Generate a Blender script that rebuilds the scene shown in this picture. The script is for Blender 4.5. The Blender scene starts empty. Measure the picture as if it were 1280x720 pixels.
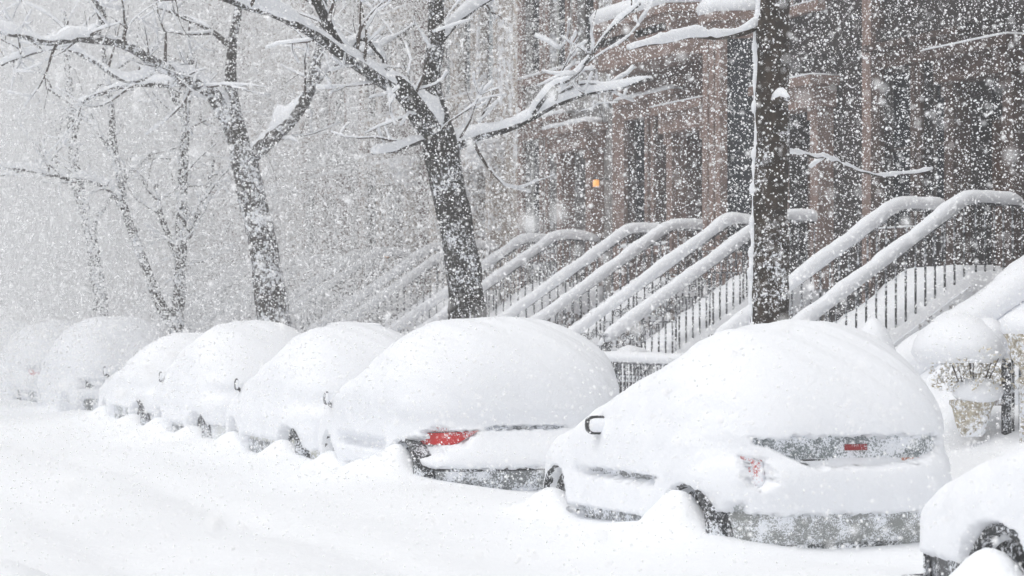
import bpy, math, random
import numpy as np
from mathutils import Vector, noise
R = math.radians
random.seed(7); rng = np.random.default_rng(11)
S = bpy.context.scene
C = S.collection

# ------------------------------------------------------------------ camera
TH = R(21.1); CS, SN = math.cos(TH), math.sin(TH); FPX = 2880.0; CH = 1.6
CX, CY = -7.170, -14.598
cd = bpy.data.cameras.new('camera'); cam = bpy.data.objects.new('camera', cd); C.objects.link(cam)
cam.location = (CX, CY, CH); cam.rotation_euler = (R(90), 0, -TH)
cd.sensor_width = 36; cd.lens = FPX/1280*36; cd.shift_y = 42/1280
cd.clip_end = 3000; cd.clip_start = .2
cd.dof.use_dof = True; cd.dof.focus_distance = 21; cd.dof.aperture_fstop = 4.0
S.camera = cam
# ------------------------------------------------------------------ sky and sun (overcast snowfall)
w = bpy.data.worlds.new('World'); S.world = w; w.use_nodes = True
nt = w.node_tree; nt.nodes.clear()
sky = nt.nodes.new('ShaderNodeTexSky'); sky.sky_type = 'NISHITA'; sky.sun_disc = False
sky.sun_elevation = R(66); sky.sun_rotation = R(250); sky.air_density = 1.0; sky.dust_density = 4.0; sky.ozone_density = 1.0
hs = nt.nodes.new('ShaderNodeHueSaturation'); hs.inputs['Saturation'].default_value = .10
bg = nt.nodes.new('ShaderNodeBackground'); bg.inputs['Strength'].default_value = .15
wo = nt.nodes.new('ShaderNodeOutputWorld')
nt.links.new(sky.outputs[0], hs.inputs['Color']); nt.links.new(hs.outputs[0], bg.inputs['Color']); nt.links.new(bg.outputs[0], wo.inputs[0])
sd = bpy.data.lights.new('sun', 'SUN'); sd.energy = .5; sd.angle = R(60); sd.color = (1, .985, .96)
sun = bpy.data.objects.new('sun', sd); C.objects.link(sun)
az = R(250); el = R(66)
sv = Vector((math.sin(az)*math.cos(el), math.cos(az)*math.cos(el), math.sin(el)))
sun.rotation_euler = sv.to_track_quat('Z', 'Y').to_euler(); sun.location = (-20, -10, 60)
S.view_settings.view_transform = 'Standard'; S.view_settings.look = 'None'
S.view_settings.gamma = 1; S.view_settings.exposure = 0.0
S.render.engine = 'CYCLES'
S.cycles.volume_bounces = 4; S.cycles.max_bounces = 10; S.cycles.diffuse_bounces = 8; S.cycles.volume_step_rate = 1
S.cycles.use_denoising = True

# ------------------------------------------------------------------ helpers
def yat(px, x):
    k = (px-640)/FPX
    return CY+(x-CX)*(CS-k*SN)/(SN+k*CS)
def P(px, py, D):
    X = (px-640)/FPX*D
    return Vector((CX+X*CS+D*SN, CY-X*SN+D*CS, CH-(py-402)/FPX*D))
def tag(o, label=None, cat=None, group=None, kind=None):
    if label: o['label'] = label
    if cat: o['category'] = cat
    if group: o['group'] = group
    if kind: o['kind'] = kind
    return o
def empty(name, loc=(0,0,0), rz=0):
    o = bpy.data.objects.new(name, None); o.empty_display_size = .2
    o.location = loc; o.rotation_euler = (0,0,rz); C.objects.link(o); return o
def link(name, me, parent=None, loc=None):
    o = bpy.data.objects.new(name, me); C.objects.link(o)
    if parent: o.parent = parent
    if loc: o.location = loc
    return o
def copy_tree(o, parent=None):
    c = o.copy(); C.objects.link(c); c.parent = parent
    for ch in list(o.children): copy_tree(ch, c)
    return c
class MB:
    def __init__(s): s.v = []; s.f = []
    def add(s, vs, fs):
        n = len(s.v); s.v += [tuple(p) for p in vs]; s.f += [tuple(i+n for i in f) for f in fs]; return s
    def box(s, x0, x1, y0, y1, z0, z1, b=0):
        if b <= 0:
            vs = [(x,y,z) for x in (x0,x1) for y in (y0,y1) for z in (z0,z1)]
            return s.add(vs, [(0,1,3,2),(4,6,7,5),(0,4,5,1),(2,3,7,6),(0,2,6,4),(1,5,7,3)])
        # chamfered in plan and at the top
        r1 = [(x0,y0+b),(x0+b,y0),(x1-b,y0),(x1,y0+b),(x1,y1-b),(x1-b,y1),(x0+b,y1),(x0,y1-b)]
        cx, cy = (x0+x1)/2, (y0+y1)/2
        k1 = lambda p: (cx+(p[0]-cx)*(1-2*b/max(x1-x0,1e-5)), cy+(p[1]-cy)*(1-2*b/max(y1-y0,1e-5)))
        rings = [[(p[0],p[1],z0) for p in r1], [(p[0],p[1],z1-b) for p in r1], [(*k1(p),z1) for p in r1]]
        return s.loft(rings)
    def loft(s, rings, cap=True, closed=True):
        n = len(rings[0]); vs = [p for r in rings for p in r]; fs = []
        for i in range(len(rings)-1):
            for j in range(n if closed else n-1):
                k = (j+1) % n
                fs.append((i*n+j, i*n+k, (i+1)*n+k, (i+1)*n+j))
        if cap: fs.append(tuple(range(n))[::-1]); fs.append(tuple((len(rings)-1)*n+j for j in range(n)))
        return s.add(vs, fs)
    def tube(s, pts, rad, n=6, up=None, squash=1.0):
        pts = [Vector(p) for p in pts]
        if not hasattr(rad, '__len__'): rad = [rad]*len(pts)
        rings = []; prev = None
        for i, p in enumerate(pts):
            t = (pts[min(i+1,len(pts)-1)]-pts[max(i-1,0)])
            if t.length < 1e-7: t = Vector((0,0,1))
            t.normalize()
            a = Vector((0,0,1)) if abs(t.z) < .92 else Vector((0,1,0))
            if prev is None: u = (a - t*a.dot(t)).normalized()
            else:
                u = prev - t*prev.dot(t)
                u = u.normalized() if u.length > 1e-5 else (a - t*a.dot(t)).normalized()
            prev = u; v = t.cross(u)
            rings.append([p + (u*math.cos(q)*squash + v*math.sin(q))*rad[i] for q in [2*math.pi*j/n for j in range(n)]])
        return s.loft(rings)
    def build(s, name, mat, parent=None, smooth=True, loc=None):
        me = bpy.data.meshes.new(name); me.from_pydata(s.v, [], s.f)
        me.materials.append(mat)
        if smooth: me.polygons.foreach_set('use_smooth', [True]*len(me.polygons))
        me.update()
        import bmesh
        bm = bmesh.new(); bm.from_mesh(me); bmesh.ops.recalc_face_normals(bm, faces=bm.faces); bm.to_mesh(me); bm.free()
        return link(name, me, parent, loc)
def nz(x, y=0., z=0., s=1.0):
    return noise.noise(Vector((x*s, y*s, z*s)))
def sm(t):
    t = np.clip(t, 0, 1); return t*t*(3-2*t)

# ------------------------------------------------------------------ materials
def mat(name, col, rough=.7, metal=0, var=.0, vs=6., bump=.0, bs=40., col2=None, emit=None, spec=None, snow=0., snow_s=9., detail=6):
    m = bpy.data.materials.new(name); m.use_nodes = True
    n = m.node_tree.nodes; l = m.node_tree.links; b = n['Principled BSDF']
    b.inputs['Base Color'].default_value = (*col, 1); b.inputs['Roughness'].default_value = rough
    b.inputs['Metallic'].default_value = metal
    if spec is not None: b.inputs['Specular IOR Level'].default_value = spec
    tc = n.new('ShaderNodeTexCoord')
    last = None
    if var or col2:
        t = n.new('ShaderNodeTexNoise'); t.inputs['Scale'].default_value = vs; t.inputs['Detail'].default_value = detail
        l.new(tc.outputs['Object'], t.inputs['Vector'])
        cr = n.new('ShaderNodeValToRGB'); c2 = col2 or tuple(min(1,c*(1+var)) for c in col); c1 = col if col2 else tuple(c*(1-var) for c in col)
        cr.color_ramp.elements[0].position = .35; cr.color_ramp.elements[1].position = .65
        cr.color_ramp.elements[0].color = (*c1,1); cr.color_ramp.elements[1].color = (*c2,1)
        l.new(t.outputs['Fac'], cr.inputs[0]); last = cr.outputs[0]
        l.new(last, b.inputs['Base Color'])
    if snow:   # snow driven into the surface: clotted white patches
        t = n.new('ShaderNodeTexNoise'); t.inputs['Scale'].default_value = snow_s; t.inputs['Detail'].default_value = 8; t.inputs['Roughness'].default_value = .75
        l.new(tc.outputs['Object'], t.inputs['Vector'])
        cr = n.new('ShaderNodeValToRGB'); cr.color_ramp.elements[0].position = .60-snow*.3; cr.color_ramp.elements[1].position = .68-snow*.3
        t2 = n.new('ShaderNodeTexNoise'); t2.inputs['Scale'].default_value = snow_s*.16; t2.inputs['Detail'].default_value = 3
        l.new(tc.outputs['Object'], t2.inputs['Vector'])
        t.inputs['Scale'].default_value = snow_s*1.7
        ma = n.new('ShaderNodeMath'); ma.operation = 'MULTIPLY_ADD'; ma.inputs[1].default_value = .55; l.new(t2.outputs['Fac'], ma.inputs[0])
        mb_ = n.new('ShaderNodeMath'); mb_.operation = 'SUBTRACT'; mb_.inputs[1].default_value = .275; l.new(t.outputs['Fac'], ma.inputs[2]); l.new(ma.outputs[0], mb_.inputs[0])
        l.new(mb_.outputs[0], cr.inputs[0])
        mx = n.new('ShaderNodeMix'); mx.data_type = 'RGBA'
        l.new(cr.outputs[0], mx.inputs[0])
        if last: l.new(last, mx.inputs[6])
        else: mx.inputs[6].default_value = (*col,1)
        mx.inputs[7].default_value = (.86,.88,.92,1)
        l.new(mx.outputs[2], b.inputs['Base Color'])
    if bump:
        t = n.new('ShaderNodeTexNoise'); t.inputs['Scale'].default_value = bs; t.inputs['Detail'].default_value = 6
        l.new(tc.outputs['Object'], t.inputs['Vector'])
        bp = n.new('ShaderNodeBump'); bp.inputs['Strength'].default_value = bump; bp.inputs['Distance'].default_value = .03
        l.new(t.outputs['Fac'], bp.inputs['Height']); l.new(bp.outputs[0], b.inputs['Normal'])
    if emit:
        b.inputs['Emission Color'].default_value = (*emit[0],1); b.inputs['Emission Strength'].default_value = emit[1]
    return m
SNOW = mat('snow', (.86,.875,.905), .65, bump=.35, bs=22, spec=.25)
SNOWF = mat('snow_fluffy', (.90,.915,.945), .8, bump=.8, bs=45, spec=.1)
SNOWC = mat('snow_crust', (.875,.89,.915), .7, bump=.5, bs=14, spec=.2)
FLAKE = mat('snowflake', (.93,.94,.96), .9, spec=.05)
_n = FLAKE.node_tree.nodes; _l = FLAKE.node_tree.links; _t = _n.new('ShaderNodeBsdfDiffuse'); _t.inputs[0].default_value = (.992,.994,1,1)
_l.new(_t.outputs[0], _n['Material Output'].inputs[0])
BARK = mat('bark', (.03,.027,.023), .95, var=.5, vs=14, bump=1.0, bs=22, snow=.16, snow_s=14)
BARKP = mat('bark_snowy_hazed', (.06,.054,.048), .95, var=.5, vs=14, bump=1.0, bs=22, snow=.34, snow_s=9)  # base colour lifted for far trees, painting in haze; patches are snow
BARK2 = mat('bark_dark', (.034,.024,.016), .95, var=.5, vs=10, bump=1.0, bs=18, snow=.12, snow_s=16)
TWIG = mat('twig_bark', (.07,.055,.045), .95, var=.3)
IRON = mat('black_iron', (.018,.02,.022), .5, metal=.3, snow=.26, snow_s=30)
PLASTIC = mat('black_plastic', (.02,.021,.023), .5, snow=.22, snow_s=26)
RUBBER = mat('tyre_rubber', (.018,.018,.018), .8, snow=.28, snow_s=24)
SILVER = mat('silver_paint', (.36,.38,.385), .35, metal=.25, snow=.5, snow_s=34)
BUMP1 = mat('grey_bumper', (.27,.28,.27), .45, snow=.42, snow_s=52)
SLOTG = mat('grey_tailgate', (.19,.215,.22), .4, snow=.48, snow_s=38)
TRIM = mat('grey_sill', (.2,.21,.21), .6, snow=.44, snow_s=30)
WHITEP = mat('white_paint', (.72,.73,.72), .4, snow=.4, snow_s=20)
BEIGEP = mat('beige_paint', (.55,.55,.49), .4, snow=.4, snow_s=20)
DARKP = mat('dark_paint', (.03,.032,.036), .3, snow=.3, snow_s=24)
REDL = mat('red_lens', (.5,.015,.015), .3, snow=.05, snow_s=40)
REDF = mat('faded_red_lens', (.55,.14,.13), .35, snow=.68, snow_s=34)
ORL = mat('orange_lens', (.5,.2,.12), .35, snow=.46, snow_s=40)
RIM = mat('alloy_rim', (.4,.41,.42), .35, metal=.6, snow=.4)
GLASS = mat('window_glass', (.014,.018,.024), .15, spec=.3)
GLASS2 = mat('curtained_glass', (.16,.19,.21), .3, spec=.5)
GLASSL = mat('pale_blind_glass', (.42,.47,.5), .4)
FRAME = mat('dark_frame', (.06,.05,.045), .6)
FRAMEW = mat('pale_frame', (.5,.5,.48), .6)
DOORW = mat('dark_wood_door', (.07,.035,.02), .4, var=.3)
STONES = [mat('brownstone_dark', (.026,.019,.018), .9, var=.35, vs=3, bump=.4, bs=14),
          mat('brownstone_red', (.12,.08,.066), .9, var=.3, vs=3, bump=.4, bs=14),
          mat('brownstone_tan_hazed', (.34,.29,.25), .9, var=.25, vs=3, bump=.4, bs=14, snow=.36, snow_s=3),  # tan lightened and snow patches added so distant walls look hazed
          mat('brownstone_grey_hazed', (.28,.265,.255), .9, var=.25, vs=3, bump=.4, bs=14, snow=.3, snow_s=3)]  # grey likewise lightened and snow-patched to paint in distance haze
PILAS = [mat('pilaster_brown', (.06,.036,.028), .9, var=.3, bump=.3),
         mat('pilaster_pink', (.23,.16,.135), .9, var=.2, bump=.3),
         mat('pilaster_tan_hazed', (.4,.34,.29), .9, var=.2, bump=.3, snow=.3, snow_s=4)]  # tan lightened and snow-patched too, haze put into the pilaster colour
STEPST = mat('step_stone', (.2,.17,.15), .9, var=.3, bump=.3, snow=.62, snow_s=5)
STONEB = mat('beige_stone', (.42,.37,.28), .9, var=.3, vs=20, bump=.6, bs=30, snow=.42, snow_s=14)
DRIED = mat('dried_blooms', (.5,.44,.32), .95, var=.25, vs=25, snow=.42, snow_s=16)
LAMPM = mat('lit_lamp_glass', (.9,.6,.3), .4, emit=((1,.42,.1), .8))
ROAD_M = SNOWC

# ------------------------------------------------------------------ ground: one deep snow sheet
CARS_WHEELS = []
mounds = []   # (x, y, sx, sy, h)
def heap(px, D, h, sx, sy):
    p = P(px, 402, D); mounds.append((p.x, p.y, sx, sy, h))
WX = -.05
for (y, h, sx, sy) in [(.6,.30,.21,.22),(3.02,.22,.2,.24),(7.12,.30,.2,.22),(7.75,.14,.14,.14),(9.35,.2,.2,.22),(8.3,.1,.14,.14),(11.3,.22,.2,.24),(13.6,.2,.2,.24),
                 (15.9,.16,.22,.26),(17.9,.2,.22,.26),(19.7,.16,.22,.26),(21.9,.2,.22,.26),(26.,.16,.25,.35)]:
    mounds.append((WX+.03, y, sx, sy, h))
mounds.append((-.04, -3.56, .2, .27, .34))   # heap against the near car's wheel
p = P(-12, 402, 13.6); mounds.append((p.x, p.y, .34, .5, .19))
def ground_h(X, Y):
    X = np.asarray(X, float); Y = np.asarray(Y, float)
    h = .03*np.sin(X*.9+Y*.35)+.022*np.sin(X*2.1-Y*.8+1)+.018*np.sin(Y*1.7+X*.6)+.012*np.sin(X*4.3+Y*2.9)*np.cos(Y*3.1-X*1.2)
    h = h - .02 + .07*np.exp(-((X+.1)/.7)**2)*(1+.4*np.sin(Y*1.9))
    h = h - .07*np.exp(-((X-.7)/1.1)**2-((Y+.3)/1.0)**2)
    h = h*np.clip(1.4-np.hypot(X,Y)/120,.2,1)
    h = h + .32*sm((X-2.0)/.6) - .16*sm((X-3.0)/1.2)
    h = h + .45*sm((X-6.9)/.8)*sm((11-X)/1.0)*(.8+.3*np.sin(Y*2.3))
    h = h + .12*sm((-7-X)/3) - .035*np.exp(-((X+2.3+.08*np.sin(Y*.5))/.22)**2) - .03*np.exp(-((X+3.9+.1*np.sin(Y*.43+1))/.24)**2) + .02*np.exp(-((X+3.1)/.5)**2)*(1+np.sin(Y*1.3))
    for (mx,my,sx,sy,hh) in mounds:
        d = ((X-mx)/sx)**2+((Y-my)/sy)**2
        h = np.where(d < 9, h + hh*np.exp(-d**1.1*.7), h)
    return h
def axis(fine0, fine1, step, lo, hi, g=1.16):
    a = list(np.arange(fine0, fine1, step)); s = step; x = a[-1]
    while x < hi: s *= g; x += s; a.append(min(x, hi))
    s = step; x = a[0]; b = []
    while x > lo: s *= g; x -= s; b.append(max(x, lo))
    return np.array(b[::-1]+a)
def sheet(name, xs, ys, label=None):
    X, Y = np.meshgrid(xs, ys, indexing='ij'); Z = ground_h(X, Y)
    n, m = X.shape; co = np.stack([X,Y,Z], -1).reshape(-1,3)
    idx = np.arange(n*m).reshape(n,m)
    f = np.stack([idx[:-1,:-1], idx[1:,:-1], idx[1:,1:], idx[:-1,1:]], -1).reshape(-1,4)
    me = bpy.data.meshes.new(name); me.vertices.add(len(co)); me.vertices.foreach_set('co', co.ravel())
    me.loops.add(f.size); me.loops.foreach_set('vertex_index', f.ravel().astype(np.int32))
    me.polygons.add(len(f)); me.polygons.foreach_set('loop_start', np.arange(0,f.size,4,dtype=np.int32)); me.polygons.foreach_set('loop_total', np.full(len(f),4,np.int32))
    me.polygons.foreach_set('use_smooth', np.ones(len(f),bool))
    me.materials.append(ROAD_M); me.update(calc_edges=True)
    return tag(link(name, me), kind='structure')
ax = axis(-5.5, 12.0, .07, -300, 420)
ay = axis(-8, 26, .09, -120, 600)
k = int(np.searchsorted(ax, 2.1))
sheet('snowy_road', ax[:k+1], ay); sheet('snowy_pavement', ax[k:], ay)

# ------------------------------------------------------------------ cars
def cr_interp(ctrl, n):
    c = np.array(ctrl, float); m = len(c); t = np.linspace(0, m-1, n); i = np.clip(t.astype(int), 0, m-2); f = (t-i)[:,None]
    p0 = c[np.clip(i-1,0,m-1)]; p1 = c[i]; p2 = c[i+1]; p3 = c[np.clip(i+2,0,m-1)]
    return .5*((2*p1)+(-p0+p2)*f+(2*p0-5*p1+4*p2-p3)*f**2+(-p0+3*p1-3*p2+p3)*f**3)
def outline(a, b, e, n):
    # superellipse in plan, resampled evenly; starts at the middle of the rear (0,-b)
    t = np.linspace(0, 2*np.pi, 721)-np.pi/2
    x = a*np.sign(np.cos(t))*np.abs(np.cos(t))**(2/e); y = b*np.sign(np.sin(t))*np.abs(np.sin(t))**(2/e)
    s = np.concatenate([[0], np.cumsum(np.hypot(np.diff(x),np.diff(y)))])
    q = np.linspace(0, s[-1], n, endpoint=False)
    return np.interp(q, s, x), np.interp(q, s, y)
def shell(ctrl, cx, nl, na, e0=4.6, e1=2.1):
    L = cr_interp(ctrl, nl); out = np.zeros((nl, na, 3)); nrm = np.zeros((nl, na, 3))
    zt = ctrl[-1][0]
    for i, (z, r, f, h) in enumerate(L):
        h = max(h, .002); b = max((f-r)/2, .002)
        tt = np.clip((z-.5)/(zt-.5), 0, 1); e = e0*(1-tt)+e1*tt
        x, y = outline(h, b, e, na)
        out[i,:,0] = cx+x; out[i,:,1] = (r+f)/2+y; out[i,:,2] = z
    du = np.roll(out,-1,1)-np.roll(out,1,1); dv = np.gradient(out, axis=0)
    nrm = np.cross(du, dv); nrm /= np.maximum(np.linalg.norm(nrm,axis=2,keepdims=True),1e-6)
    return out, nrm
def shell_mesh(name, out, m, parent):
    nl, na, _ = out.shape; co = out.reshape(-1,3); idx = np.arange(nl*na).reshape(nl,na)
    a = idx[:-1]; b = np.roll(idx,-1,1)[:-1]; c = np.roll(idx,-1,1)[1:]; d = idx[1:]
    f = np.stack([a,b,c,d],-1).reshape(-1,4).tolist(); f.append(tuple(idx[-1])); f.append(tuple(idx[0][::-1]))
    me = bpy.data.meshes.new(name); me.from_pydata(co.tolist(), [], f); me.materials.append(m)
    me.polygons.foreach_set('use_smooth', [True]*len(me.polygons)); me.update()
    return link(name, me, parent)
def vnoise(p, s, seed=0):
    q = p*s+seed*7.3
    return (np.sin(q[...,0]*1.7+q[...,1]*2.3+.5*np.sin(q[...,2]*3.1))+np.sin(q[...,1]*3.7-q[...,2]*2.9+1.3+seed)+np.sin(q[...,2]*5.3+q[...,0]*4.1+2.1)+.6*np.sin(q[...,0]*9.7+q[...,2]*8.3+q[...,1]*7.9))/3.6
def ramp(v, a, b, e):   # 1 between a and b with soft edges
    return sm((v-a)/e+.5)*sm((b-v)/e+.5)
WHEELR = .30; WZ = .08
def patch(name, f, m, parent, nu=10, nv=5, th=.03):
    # a thin closed plate following f(u, v, offset)
    mb = MB(); n = nu+1; k = nv+1
    top = [f(i/nu, j/nv, 0) for i in range(n) for j in range(k)]; bot = [f(i/nu, j/nv, -th) for i in range(n) for j in range(k)]
    fs = []; N = n*k
    for i in range(nu):
        for j in range(nv):
            a = i*k+j; fs.append((a,a+k,a+k+1,a+1)); fs.append((N+a,N+a+1,N+a+k+1,N+a+k))
    edge = [i*k for i in range(n)]+[nu*k+j for j in range(1,k)]+[i*k+nv for i in range(nu-1,-1,-1)]+[j for j in range(nv-1,0,-1)]
    for q in range(len(edge)):
        a, b = edge[q], edge[(q+1)%len(edge)]; fs.append((a,N+a,N+b,b))
    mb.add(top+bot, fs); return mb.build(name, m, parent)
wheel_meshes = {}
def wheel(parent, x, y, side):
    w_ = link_wheel = None
    if not wheel_meshes:
        mb = MB(); prof = [(.19,-.1),(.25,-.105),(.29,-.085),(.30,-.05),(.30,.05),(.29,.085),(.25,.105),(.19,.1)]
        n = 28; rings = [[(px_, r*math.cos(q), r*math.sin(q)) for q in [2*math.pi*i/n for i in range(n)]] for r, px_ in prof]
        mb.loft(rings+[rings[0]], cap=False); o = mb.build('tyre', RUBBER); wheel_meshes['tyre'] = o.data; bpy.data.objects.remove(o)
        mb = MB()
        rings = [[(px_, r*math.cos(q), r*math.sin(q)) for q in [2*math.pi*i/n for i in range(n)]] for r, px_ in [(.19,-.09),(.19,.09),(.175,.085),(.17,.02)]]
        mb.loft(rings)
        for i in range(5):
            q = 2*math.pi*i/5
            mb.tube([(-.07,0,0),(-.075,.17*math.cos(q),.17*math.sin(q))],[.035,.022],6)
        mb.tube([(-.09,0,0),(-.04,0,0)],.045,10)
        o = mb.build('rim', RIM); wheel_meshes['rim'] = o.data; bpy.data.objects.remove(o)
    t = link('wheel', wheel_meshes['tyre'], parent, (x, y, WZ))
    r = link('rim', wheel_meshes['rim'], t)
    if side > 0: t.rotation_euler = (0,0,math.pi)
    return t
def make_car(loc, L, snow_ctrl, body_ctrl, wheels, paint, label, masks=(), res=(90,240), group='cars buried in snow along the kerb', name='parked_car', seed=0, tilt=0, archmask=1.0, archr=.35, bumper_mat=None, extra=None, CXL=.95):
    root = empty(name, loc, tilt); tag(root, label, 'car', group)
    body, bn = shell(body_ctrl, CXL, 44, 160, e0=6, e1=3)
    for wy in wheels:
        d = np.hypot(body[...,1]-wy, body[...,2]-WZ); side = np.abs(body[...,0]-CXL) > .6
        inn = np.where(side, sm((.35-d)/.03+.5), 0)
        body[...,0] -= np.sign(body[...,0]-CXL)*inn*.2
    shell_mesh('body', body, paint, root)
    out, n = shell(snow_ctrl, CXL, res[0], res[1])
    M = np.zeros(out.shape[:2]); X, Y, Z = out[...,0], out[...,1], out[...,2]
    edge = .022*vnoise(out, 14, seed)+.014*vnoise(out, 37, seed+2)
    left = sm((.3-X)/.1); rear = sm((.35-Y)/.1); front = sm((Y-(L-.5))/.2)
    for wy in wheels:
        d = np.hypot(Y-wy, Z-WZ)+edge*.6
        M = np.maximum(M, left*sm((archr-d)/.03+.5)*archmask)
        M = np.maximum(M, sm((X-2*CXL+.3)/.1)*sm((.375-d)/.03+.5))
    for mk in masks:
        side, a0, a1, z0, z1 = mk[:5]; soft = mk[5] if len(mk) > 5 else .03
        if side == 'left': g = left; s_ = Y
        elif side == 'rear': g = rear; s_ = X
        elif side == 'front': g = front; s_ = X
        if callable(z0): zz0 = z0(s_)
        else: zz0 = z0
        if callable(z1): zz1 = z1(s_)
        else: zz1 = z1
        M = np.maximum(M, g*ramp(s_+edge*1.5, a0, a1, soft*2)*sm((Z+edge-zz0)/soft+.5)*sm((zz1-Z+edge)/soft+.5))
    # press the snow away where the car shows
    up = sm((Z-.2)/1.0)
    lump = .026*vnoise(out, 1.9, seed)+.009*vnoise(out, 5, seed+1)
    out += n*(lump*(1-M))[...,None]
    depth = .15
    out[...,0] -= np.clip(np.sign(X-CXL)*0+ n[...,0],-1,1)*M*depth
    out[...,1] -= n[...,1]*M*depth
    shell_mesh('snow_cover', out, SNOW, root)
    for wy in wheels:
        for (x, s_) in ((.21,-1),(2*CXL-.21,1)):
            wheel(root, x, wy, s_)
            if s_ < 0:
                mb = MB(); K = 18
                ring = lambda r, xx: [(xx, wy+r*math.cos(q), WZ+r*math.sin(q)) for q in [math.pi*(-.12+1.24*i/K) for i in range(K+1)]]
                rr = [ring(.372,.045), ring(.335,.04), ring(.335,.32), ring(.36,.32), ring(.372,.045)]
                mb.loft(rr, cap=False, closed=False); mb.build('wheel_arch', PLASTIC, root)
    # outline helpers for panels on the body
    def rear_f(x0,x1,z0,z1,off=.012):
        Lc = cr_interp(body_ctrl, 200)
        def f(u,v,o):
            x = x0+(x1-x0)*u; z = z0+(z1-z0)*v; i = int(np.argmin(np.abs(Lc[:,0]-z))); r, fr, h = Lc[i,1:]
            xx = min(abs(x-CXL)/h, .999); b = (fr-r)/2
            y = (r+fr)/2-b*(1-xx**6)**(1/6)
            return (x, y-off-o, z)
        return f
    def side_f(y0,y1,z0,z1,off=.012):
        Lc = cr_interp(body_ctrl, 200)
        def f(u,v,o):
            y = y0+(y1-y0)*u; z = z0+(z1-z0)*v; i = int(np.argmin(np.abs(Lc[:,0]-z))); r, fr, h = Lc[i,1:]
            b = (fr-r)/2; yy = min(abs(y-(r+fr)/2)/b, .999)
            x = CXL-h*(1-yy**6)**(1/6)
            return (x-off-o, y, z)
        return f
    bm_ = bumper_mat or paint
    patch('rear_bumper', rear_f(.1,2*CXL-.1,-.16,.24,.02), bm_, root, 24, 6)
    patch('front_bumper', lambda u,v,o: ((.12+(2*CXL-.24)*u), L-.1-.25*abs(2*u-1)**4+.0-o*0-(.0 if o==0 else .03), -.14+.36*v), bm_, root, 16, 5)
    patch('sill', side_f(wheels[0]+.42, wheels[1]-.42, -.1, .15, .016), TRIM, root, 14, 4)
    if extra: extra(root, rear_f, side_f)
    return root

def scale_ctrl(ctrl, L0, L, dz=0, hw=1.0):
    return [(z+dz*max(0,min(1,(z-.5)/.6)), r*L/L0 if abs(r)>.1 else r, f*L/L0, h*hw) for z,r,f,h in ctrl]
SN1 = [(-.35,.02,3.74,.93),(.0,.0,3.76,.95),(.2,-.03,3.77,.96),(.4,-.08,3.76,.96),(.54,-.07,3.68,.96),(.66,.0,3.5,.95),(.8,.0,3.22,.95),(.95,.05,2.9,.93),
       (1.12,.15,2.5,.89),(1.28,.28,2.15,.81),(1.42,.45,1.85,.69),(1.52,.62,1.6,.54),(1.585,.8,1.4,.37),(1.615,1.0,1.25,.18),(1.62,1.12,1.13,.0)]
BD1 = [(-.12,.14,3.58,.82),(.05,.09,3.66,.86),(.2,.07,3.68,.87),(.4,.07,3.66,.88),(.5,.08,3.56,.88),(.6,.1,3.3,.87),(.78,.12,2.9,.85),(1.0,.28,2.3,.74),(1.18,.5,1.9,.6),(1.2,1.1,1.2,.02)]

def mirror(root, x, y, z, k=1.0):
    mb = MB(); n = 20; c = []
    def rr(sx, sz, yy): return [(x+k*sx*np.sign(math.cos(q))*abs(math.cos(q))**.6, yy, z+sz*np.sign(math.sin(q))*abs(math.sin(q))**.6) for q in [2*math.pi*i/n for i in range(n)]]
    mb.loft([rr(.088,.068,y), rr(.095,.075,y+.02), rr(.085,.065,y+.07), rr(.04,.03,y+.1)])
    mb.tube([(x,y+.04,z-.03),(x+.09,y+.05,z-.11)],.022,8)
    h = mb.build('mirror', PLASTIC, root)
    mb = MB(); mb.loft([rr(.078,.056,y-.004), rr(.072,.05,y-.02), rr(.03,.02,y-.028)]); mb.build('snow_on_mirror', SNOW, h)
    return h
# --- car 1
def extra1(root, rf, sf):
    patch('tailgate_panel', rf(.3,1.92,.52,.80,.004), SLOTG, root, 24, 6)
    patch('brake_light', rf(1.08,1.26,.668,.712,.02), mat('dark_red_lens', (.3,.008,.01), .3, snow=.3, snow_s=60), root, 6, 3)
    patch('plate_recess', rf(.72,.94,.585,.61,.014), PLASTIC, root, 6, 2)
    patch('plate_lamp_trim', rf(.98,1.4,.575,.585,.014), PLASTIC, root, 6, 2)
    patch('reflector', rf(1.55,1.78,.575,.605,.014), ORL, root, 5, 2)
    patch('tail_light', rf(.24,.42,.42,.68,.03), REDF, root, 6, 8)
    patch('tail_light', rf(1.8,1.93,.42,.56,.02), REDF, root, 6, 8)
    patch('door_moulding', sf(.95,2.4,.4,.45,.02), TRIM, root, 14, 2)
    patch('lower_valance', rf(.35,1.5,-.14,.0,.035), mat('dark_valance',(.06,.07,.07),.6,snow=.4,snow_s=30), root, 16, 3)
    m = mirror(root, -.05, 1.98, .79)
SN1B = [(-.35,.02,3.78,1.08),(.0,.0,3.80,1.10),(.2,-.03,3.82,1.11),(.4,-.08,3.78,1.11),(.54,-.07,3.66,1.11),(.66,.0,3.4,1.11),(.8,.0,3.0,1.10),(.93,.03,2.6,1.08),
       (1.08,.1,2.15,1.03),(1.22,.2,1.78,.95),(1.36,.33,1.46,.83),(1.48,.48,1.22,.68),(1.56,.6,1.04,.5),(1.605,.7,.92,.27),(1.615,.8,.82,.0)]
BD1B = [(z,r_,f-.12*max(0,min(1,(z-.5)/.3)), h*1.13) for z,r_,f,h in BD1[:-3]]+[(1.0,.26,1.75,.8),(1.15,.45,1.3,.62),(1.17,.8,.9,.02)]
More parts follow.
